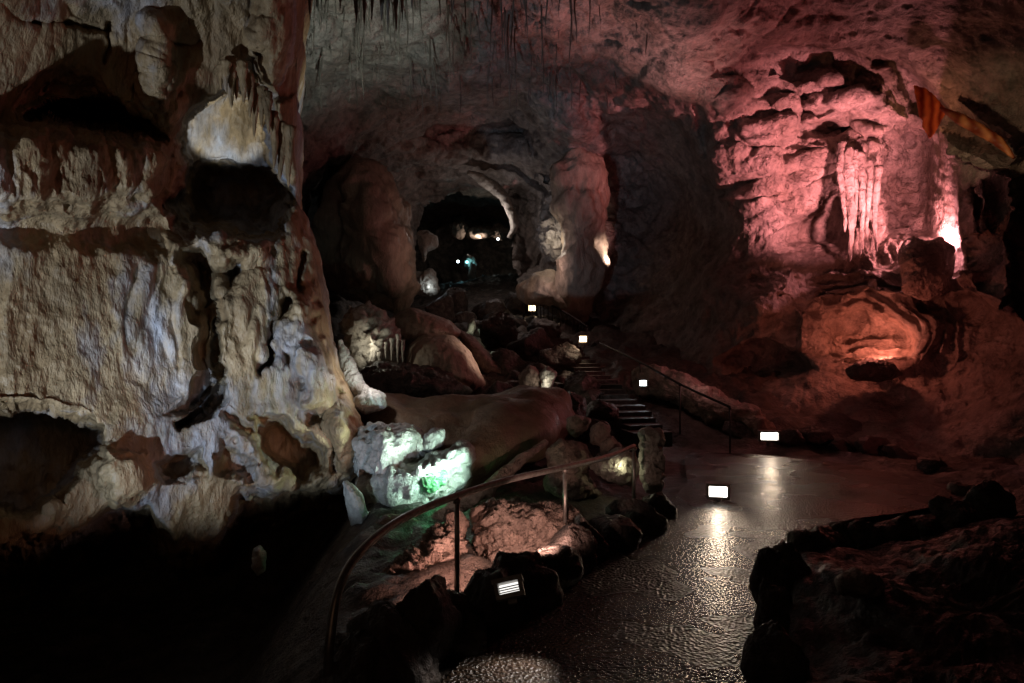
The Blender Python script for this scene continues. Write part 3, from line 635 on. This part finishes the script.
# ------------------------------------------------------------------ stalactites
tops = [(291, 8, 20), (297, 6, 26), (303, 4, 18), (310, 5, 16), (356, 2, 22), (364, 1, 25), (372, 2, 20), (382, 0, 22), (388, 2, 30), (396, 4, 28), (402, 2, 20), (340, -3, 14), (412, -4, 12)]
for k, (x, y0, L_) in enumerate(tops):
    d = 9.6; v_, f_ = spike(PT(x, y0-14, d), (L_+14)/F*d, .03+.06*rnd.random()**2, k, n=26)
    tag(link('stalactite', v_, f_, M['straw']), 'short dark tapering stalactite in the fringe at the top edge, left of centre', 'stalactite', 'stalactites of the top fringe')
hang = [(226, 70, 92, .05), (231, 66, 108, .07), (236, 72, 100, .05), (243, 70, 104, .06), (250, 82, 118, .05), (255, 92, 138, .05), (262, 96, 128, .05), (221, 74, 90, .04), (247, 78, 98, .04), (268, 100, 134, .06), (274, 120, 168, .06), (281, 130, 180, .07), (289, 135, 188, .06)]
for k, (x, y0, y1, r) in enumerate(hang):
    d = 6.9+.2*(k % 3)*.5; v_, f_ = spike(PT(x, y0-8, d), (y1-y0+8)/F*d, r, k+20)
    tag(link('stalactite', v_, f_, M['left']), 'grey brown stalactite in the fringe hanging before the white lit hollow', 'stalactite', 'stalactites before the white hollow')
for k in range(170):
    x = rnd.uniform(286, 560) if k < 145 else rnd.uniform(560, 760); h = rnd.uniform(5.6, 6.3)
    y = rnd.triangular(-20, 128, 30) if x < 420 else rnd.uniform(-20, 105)
    d = h*F/(CY-y); L_ = rnd.choice([.18, .22, .28, .35, .45, .6, 1.0])*(1.2 if y < 60 else .8)
    a = np.array(PT(x, y, d)); a[2] += .6; v_, f_ = spike(a, L_+.6, .016+.012*rnd.random(), k, n=8, seg=6, wob=.9, blunt=.3)
    tag(link('soda_straw', v_, f_, M['straw']), 'hair thin dark soda straw hanging from the cave ceiling', 'soda straw', 'soda straws on the ceiling')

# ------------------------------------------------------------------ stones edging the path
def ordinal(k):
    return ['first', 'second', 'third', 'fourth', 'fifth', 'sixth', 'seventh', 'eighth', 'ninth', 'tenth', 'eleventh', 'twelfth', 'thirteenth', 'fourteenth', 'fifteenth', 'sixteenth', 'seventeenth', 'eighteenth', 'nineteenth', 'twentieth', 'twenty first', 'twenty second', 'twenty third', 'twenty fourth'][k]
kerb = [(352, 690, 640, 34), (392, 676, 618, 34), (424, 660, 600, 32), (455, 640, 590, 30), (486, 624, 566, 30), (520, 606, 556, 24), (545, 590, 544, 22), (566, 572, 534, 22), (590, 560, 528, 20), (612, 545, 514, 20), (634, 530, 502, 20), (655, 518, 496, 15)]
for k, (x, yb, yt, w) in enumerate(kerb):
    X, Y = on(x, yb); hh = (yb-yt)/F*Y; ww = w/F*Y*1.5
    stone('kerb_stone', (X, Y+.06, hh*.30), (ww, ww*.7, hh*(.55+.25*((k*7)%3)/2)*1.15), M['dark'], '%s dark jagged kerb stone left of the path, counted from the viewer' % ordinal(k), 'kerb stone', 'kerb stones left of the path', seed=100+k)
right = [(770, 640, 590, 20), (772, 612, 560, 18), (788, 590, 545, 20), (800, 565, 536, 18), (822, 560, 524, 22), (838, 545, 520, 18), (868, 548, 524, 20), (893, 545, 518, 22), (922, 535, 515, 20), (955, 528, 500, 22), (985, 520, 488, 28), (776, 690, 622, 26)]
for k, (x, yb, yt, w) in enumerate(right):
    X, Y = on(x, yb); hh = (yb-yt)/F*Y; ww = w/F*Y*1.1
    stone('edge_rock', (X, Y, hh*.36), (ww, ww*.8, hh*.72), M['dark'], '%s dark rock on the right edge of the path, counted along it' % ordinal(k) if k < 11 else 'dark rock at the bottom edge, right of the path', 'rock', 'rocks along the right of the path', seed=140+k)
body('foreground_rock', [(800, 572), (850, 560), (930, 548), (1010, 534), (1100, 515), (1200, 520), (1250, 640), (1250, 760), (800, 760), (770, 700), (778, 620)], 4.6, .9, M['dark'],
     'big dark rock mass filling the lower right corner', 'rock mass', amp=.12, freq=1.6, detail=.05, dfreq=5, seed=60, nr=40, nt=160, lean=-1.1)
body('flat_stone', [(838, 580), (855, 573), (878, 580), (880, 590), (858, 594), (842, 590)], 3.75, .09, M['pink'], 'flat reddish stone on the dark rocks right of the path', 'stone', amp=.015, freq=8, seed=61, nr=14, nt=50)

body('sloping_ledge', [(950, 482), (972, 488), (996, 506), (985, 514), (966, 500), (948, 492)], 8.0, .15, M['pink'], 'thin sloping pale ledge at the right end of the path', 'rock ledge', amp=.02, freq=5, seed=63, nr=16, nt=60)
mid = [(500, 330, 17, 1.0), (530, 345, 15.5, .9), (505, 360, 14.5, .8), (560, 355, 14.5, .7), (545, 330, 18, .9), (580, 380, 12.5, .6), (572, 402, 11, .5), (600, 405, 10.5, .45), (490, 310, 21, .9), (515, 300, 22, .8), (455, 300, 22, 1.), (440, 305, 20, .9), (590, 425, 9.6, .4), (500, 388, 12.4, .6), (478, 405, 11.5, .5), (538, 400, 11, .5)]
for k, (x, y, d, s) in enumerate(mid):
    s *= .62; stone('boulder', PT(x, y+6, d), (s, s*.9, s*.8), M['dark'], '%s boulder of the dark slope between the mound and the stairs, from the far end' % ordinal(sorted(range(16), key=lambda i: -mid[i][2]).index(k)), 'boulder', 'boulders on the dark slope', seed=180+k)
for k in range(60):
    t = rnd.random(); d = 10.5+t*10; x = 480+rnd.random()*110+(1-t)*30-10*t; y = CY-(.1+(d-10.2)*.21-H+.1)/d*F; s = rnd.uniform(.12, .32)
    if x > 646-(d-11)*9.5-40: x -= 70
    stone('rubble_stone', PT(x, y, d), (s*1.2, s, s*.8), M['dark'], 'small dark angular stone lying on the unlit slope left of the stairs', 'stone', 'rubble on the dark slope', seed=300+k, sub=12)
rr = [(628, 372, 15), (650, 392, 13.6), (668, 402, 13), (690, 412, 12.4), (712, 420, 12), (735, 432, 11.4), (790, 440, 11.0), (815, 436, 11), (840, 446, 10.6), (870, 450, 10.4), (900, 458, 10), (930, 470, 9.4), (610, 358, 16.5), (596, 348, 17.5)]
for k, (x, y, d) in enumerate(rr):
    s = rnd.uniform(.16, .3); stone('scree_stone', PT(x, y, d), (s*1.3, s, s*.8), M['dark'], '%s dark stone along the far right side of the stairs and path, from the top' % ordinal(sorted(range(14), key=lambda i: -rr[i][2]).index(k)), 'stone', 'stones beyond the path', seed=210+k)
body('pink_bank', [(632, 372), (650, 368), (690, 382), (720, 398), (752, 412), (768, 432), (740, 434), (712, 424), (690, 414), (665, 402), (640, 390)], 12.2, .4, M['pink'], 'long pinkish sloping bank behind the lower stair rail', 'rock bank', amp=.2, freq=1.6, detail=.06, dfreq=5, nt=160, seed=64, tilt=-1.2)

# ------------------------------------------------------------------ stairs and rails
st = empty('stair_flight', PT(640, 425, 11.2), 'dim stone steps climbing away left of the lamps', 'stairs')
p0, p1 = np.array(PT(646, 430, 10.4)), np.array(PT(556, 338, 17.2)); ns = 22
for k in range(ns):
    p = p0+(p1-p0)*k/(ns-1)
    v_, f_ = box((p[0], p[1], p[2]-.12), (.62+.08*math.sin(k*5), .5, .22), rz=.25+.05*math.sin(k*3)); link('step', v_, f_, M['step'], st, smooth=False)
def rail(name, label, pts, rad, posts, mat, zdown, n=80, balusters=0, cat='handrail'):
    X = np.array([PT(*p) for p in pts]); L_ = smoothline(X, n); root = empty(name, tuple(L_[0]), label, cat)
    v_, f_ = tube(L_, rad, 12); link('top_rail', v_, f_, mat, root)
    for (u, v, d, zb) in posts:
        a = np.array(PT(u, v, d)); v_, f_ = tube([a, (a[0], a[1], a[2]-.5*(a[2]-zb)), (a[0], a[1], zb)], rad*.72, 8); pst = link('post', v_, f_, mat, root)
        if not balusters:
            for nm, (v_, f_) in (('base_plate', tube([(a[0], a[1], zb-.01), (a[0], a[1], zb+.012), (a[0], a[1], zb+.014)], [rad*2.6, rad*2.6, rad*1.2], 14)), ('collar', tube([(a[0], a[1], a[2]-rad*1.8), (a[0], a[1], a[2]-rad*.6)], [rad*1.05, rad*1.25], 10))):
                q_ = link(nm, np.asarray(v_)-np.asarray(pst.location)-np.asarray(root.location), f_, mat); q_.parent = pst
    for k in range(balusters):
        a = L_[int((k+.5)*n/balusters)]; v_, f_ = tube([a, a-np.array([0, 0, zdown])], rad*.4, 5); link('baluster', v_, f_, mat, root)
    return root
rail('handrail', 'curved dark metal handrail sweeping up beside the path', [(327, 700, 3.3), (328, 672, 3.3), (330, 640, 3.32), (338, 592, 3.42), (356, 557, 3.6), (392, 525, 3.95), (440, 502, 4.4), (500, 482, 5.0), (565, 467, 5.7), (610, 456, 6.4), (634, 446, 6.85)], .024,
     [(457, 497, 4.55, -.1), (565, 467, 5.7, 0), (634, 446, 6.85, 0)], M['metal'], 0)
rail('stair_railing', 'far stair railing with thin balusters below the pink column', [(524, 290, 20.2), (545, 302, 19.6), (568, 314, 19), (588, 327, 18.4)], .03, [(524, 290, 20.2, 2.1), (588, 327, 18.4, 1.3)], M['rust'], .55, balusters=17, cat='railing')
rail('stair_rail', 'thin dark rail running down before the pinkish bank', [(600, 343, 14.6), (640, 362, 12.6), (680, 384, 11.3), (730, 407, 10.5)], .02, [(640, 362, 12.6, .35), (680, 384, 11.3, .15), (730, 407, 10.5, -.05)], M['rust'], 0)

# ------------------------------------------------------------------ lamps
def spot(name, loc, to, power, col, ang, blend=.5, rad=.05, parent=None):
    l = bpy.data.lights.new(name, 'SPOT'); l.energy = power; l.color = col; l.spot_size = math.radians(ang); l.spot_blend = blend; l.shadow_soft_size = rad
    o = bpy.data.objects.new(name, l); C.objects.link(o); o.location = loc
    d = np.array(to)-np.array(loc); from mathutils import Vector
    o.rotation_euler = Vector(d).to_track_quat('-Z', 'Y').to_euler(); return o
def point(name, loc, power, col, rad=.05):
    l = bpy.data.lights.new(name, 'POINT'); l.energy = power; l.color = col; l.shadow_soft_size = rad
    o = bpy.data.objects.new(name, l); C.objects.link(o); o.location = loc; return o

def path_lamp(u, v, d, w, h, rz, mat, label, tilt=0., power=0., to=None, col=(1, .74, .5), ang=120):
    c = np.array(PT(u, v, d)); root = empty('path_lamp', (c[0], c[1], c[2]-h*.9), label, 'lamp', 'lamps along the path')
    t = .026; parts = [box((0, .05, 0), (w+2*t, .02, h+2*t)), box((0, 0, h/2+t*.5), (w+2*t+.01, .14, t)), box((0, .02, -h/2-t*.5), (w+2*t, .08, t)), box((-w/2-t*.5, .0, 0), (t*.9, .09, h)), box((w/2+t*.5, .0, 0), (t*.9, .09, h))]
    R = np.array([[math.cos(rz), math.sin(rz), 0], [-math.sin(rz), math.cos(rz), 0], [0, 0, 1]]); Rx = np.array([[1, 0, 0], [0, math.cos(tilt), math.sin(tilt)], [0, -math.sin(tilt), math.cos(tilt)]])
    def tr(v_): return v_ @ Rx @ R+c
    v_, f_ = merge(parts); link('housing', tr(v_), f_, M['case'], root, smooth=False)
    v_, f_ = box((0, .025, 0), (w, .012, h)); link('lens', tr(v_), f_, M[mat], root, smooth=False)
    v_, f_ = box((0, .075, -h*.75), (.05, .03, h*1.3)); link('bracket', tr(v_), f_, M['case'], root, smooth=False)
    if power: spot('lamp_light', tuple(tr(np.array([[0, -.12, -.01]]))[0]), to, power, col, ang, .6, .06)
    return root
path_lamp(718, 491, 7.2, .18, .12, -.25, 'lens_white', 'bright white box lamp on the near edge of the path bend', 0, 9, on(728, 560)+(0,), ang=95)
path_lamp(769, 436, 10.6, .26, .12, -.1, 'lens_white', 'wide white box lamp at the far edge of the path', 0, 9, on(774, 490)+(0,), ang=100)
path_lamp(643, 383, 12.3, .12, .10, -.1, 'lens_cold', 'small bluish white lamp beside the dark stairs', 0, 3, PT(618, 408, 11.2), col=(.8, .95, 1))
path_lamp(583, 339, 14.6, .15, .12, 0, 'lens_warm', 'small warm lamp higher up the dark stairs', 0, 9, PT(572, 362, 14.4))
path_lamp(532, 308, 21.4, .2, .17, 0, 'lens_warm', 'topmost tiny warm lamp below the stair railing', 0, 4, PT(540, 330, 18))
lp = path_lamp(511, 588, 3.95, .115, .055, .0, 'lens_strip', 'tilted slatted strip lamp tucked among the kerb stones', -.5, 0)
lp.rotation_euler = (0, -.22, 0); q = np.array(PT(511, 588, 3.95))
for k in (-1, 0, 1):
    v_, f_ = box(q+np.array([0, -.012, k*.014]), (.115, .012, .003)); link('slat', v_, f_, M['case'], lp, smooth=False)
for u, v, d, mt, lb in ((467, 262, 34, 'lens_teal', 'tiny teal lamp inside the tunnel'), (498, 239, 36, 'lens_cold', 'tiny white lamp under the far lit ledge'), (458, 261.5, 33.8, 'lens_cold', 'tiny bluish white lamp left of the teal rock')):
    r_ = empty('tunnel_lamp', PT(u, v, d), lb, 'lamp', 'tiny lamps inside the tunnel')
    v_, f_ = tube([np.array(PT(u, v, d))+np.array([0, k, 0]) for k in (-.05, 0, .06)], [.05, .07, .06], 10); link('lens', v_, f_, M[mt], r_)
    v_, f_ = tube([np.array(PT(u, v, d))+np.array([0, k, 0]) for k in (.065, .12, .2)], [.08, .08, .05], 10); link('housing', v_, f_, M['case'], r_)

# cave floodlights, some behind rocks, mixed with added fill lights
COLD = (.60, .77, 1.); RED = (1, .16, .16); PINK = (1, .31, .33); ORANGE = (1, .24, .15)
spot('flood_or_fill', (-4.3, 1.4, -.5), PT(120, 262, 6.4), 1250, (.66, .81, 1), 62, 1., .05)
spot('flood_or_fill', (-2.85, 1.4, -.42), PT(278, 388, 7.2), 1450, (.55, .75, 1), 40, 1., .05)
spot('flood_or_fill', PT(446, 474, 6.85), PT(348, 425, 7.5), 90, (.72, 1, .92), 56, .7, .05)
spot('flood_or_fill', PT(246, 166, 8.3), PT(224, 108, 9.2), 70, (.82, .95, 1), 62, .3, .05)  # added inside the hollow; its cone edge draws the shadow line
spot('flood_or_fill', (-2.1, 9.5, 3.2), PT(350, 40, 13), 850, (.84, 1, .92), 52, 1., .1)
spot('flood_or_fill', PT(474, 470, 6.6), PT(408, 468, 7.5), 110, (.62, 1, .90), 74, .5, .03)
point('flood_or_fill', PT(440, 486, 6.82), 2.2, (.08, 1, .35), .03)
point('flood_or_fill', PT(938, 240, 14.0), 330, PINK, .1)
spot('flood_or_fill', PT(915, 300, 10.6), PT(690, 110, 14), 230, (1, .10, .11), 74, .9, .15)
spot('flood_or_fill', PT(912, 240, 11.9), PT(808, 165, 15), 2500, PINK, 74, .75, .1)
spot('flood_or_fill', PT(720, 300, 14), PT(640, 28, 13), 1000, (1, .44, .42), 52, 1., .2)
point('flood_or_fill', PT(882, 350, 14.7), 50, ORANGE, .06)
point('flood_or_fill', PT(868, 334, 12.2), 30, (1, .22, .14), .06)  # added in front of the lower niche as its soft outer spill
spot('flood_or_fill', PT(815, 352, 11.9), PT(765, 300, 13.8), 22, (1, .24, .15), 80, .8, .06)  # added for the orange wall left of the lower niche
point('flood_or_fill', PT(926, 112, 13.45), 7, (1, .4, .2), .05)
spot('flood_or_fill', PT(958, 142, 10.6), PT(985, 134, 11.7), 55, (1, .62, .36), 62, .6, .04)  # added in the open to brighten the tan drapery
spot('flood_or_fill', PT(1010, 420, 8.0), PT(800, 300, 14), 45, (1, .2, .18), 90, .8, .2)  # weak red fill added for the right side
spot('flood_or_fill', PT(548, 540, 4.6), PT(515, 530, 5.6), 48, (1, .60, .50), 95, .5, .04)
spot('flood_or_fill', PT(505, 572, 4.6), PT(420, 560, 5.2), 50, (1, .52, .42), 70, .5, .04)
spot('flood_or_fill', PT(428, 602, 4.4), PT(395, 575, 5.1), 12, (1, .52, .42), 110, .5, .04)
spot('flood_or_fill', (-.6, -1.5, 3.2), PT(130, 260, 6.5), 40, (1, .50, .24), 70, 1., .3)  # warm fill added behind the camera for the left wall's shadows
point('flood_or_fill', PT(366, 345, 12.4), 6, (1, .93, .75), .04)
spot('flood_or_fill', PT(520, 330, 13), PT(455, 365, 13.4), 60, (1, .68, .56), 60, .7, .05)
point('flood_or_fill', PT(372, 374, 8.1), 7, (1, .95, .95), .03)
point('flood_or_fill', PT(546, 385, 11.2), 3, (1, .92, .75), .03)
point('flood_or_fill', PT(622, 466, 7.3), 1.0, (1, .95, .6), .03)
point('flood_or_fill', PT(551, 245, 19.5), 14, (1, .85, .7), .05)
spot('flood_or_fill', PT(616, 262, 18.7), PT(597, 250, 19.3), 120, (1, .72, .62), 80, .7, .05)
point('flood_or_fill', PT(546, 268, 18.6), 12, (1, .68, .62), .1)  # added to brighten the column foot
point('flood_or_fill', PT(494, 222, 24.0), 34, (1, .85, .8), .06)
point('flood_or_fill', PT(478, 240, 39), 40, (1, .85, .7), .06)
point('flood_or_fill', PT(472, 262, 35), 22, (.3, .9, 1), .06)
point('flood_or_fill', PT(432, 288, 22.2), 6, (.85, .95, 1), .05)
point('flood_or_fill', PT(474, 330, 17), 3, (.95, 1, .75), .03)
point('flood_or_fill', PT(700, 374, 11.5), 3, (1, .48, .46), .05)  # added to brighten the pink bank
spot('flood_or_fill', PT(440, 320, 15), PT(500, 140, 24), 300, (1, .56, .46), 80, .8, .2)
spot('flood_or_fill', PT(570, 575, 3.75), PT(508, 674, 3.45), 45, (1, .92, .85), 52, .7, .05)  # put in apart from the strip lamp for its glint on the path
point('flood_or_fill', PT(470, 476, 6.35), 1.6, (1, .88, .8), .03)  # added to brighten the slab rim
# weak warm fill, an unseen area light added behind the viewer
al = bpy.data.lights.new('warm_fill', 'AREA'); al.energy = 6; al.color = (1, .62, .42); al.size = 5
ao = bpy.data.objects.new('warm_fill', al); C.objects.link(ao); ao.location = (-1.5, -4, 4.0); ao.rotation_euler = (math.radians(80), 0, 0)

w = bpy.data.worlds.new('World'); bpy.context.scene.world = w; w.use_nodes = True
bg = w.node_tree.nodes['Background']; bg.inputs['Color'].default_value = (.9, .55, .45, 1); bg.inputs['Strength'].default_value = .002

cam = bpy.data.cameras.new('camera'); cam.sensor_width = 36; cam.lens = F*36/1024; cam.clip_start = .05; cam.clip_end = 300
co = bpy.data.objects.new('camera', cam); C.objects.link(co); co.location = (0, 0, H); co.rotation_euler = (math.radians(90), 0, 0)
S = bpy.context.scene; S.camera = co
S.view_settings.view_transform = 'Standard'; S.view_settings.look = 'None'; S.view_settings.gamma = 1; S.view_settings.exposure = 0
S.render.engine = 'CYCLES'; S.cycles.use_denoising = True; S.cycles.use_adaptive_sampling = False; S.cycles.max_bounces = 5; S.cycles.diffuse_bounces = 2; S.cycles.sample_clamp_indirect = 4
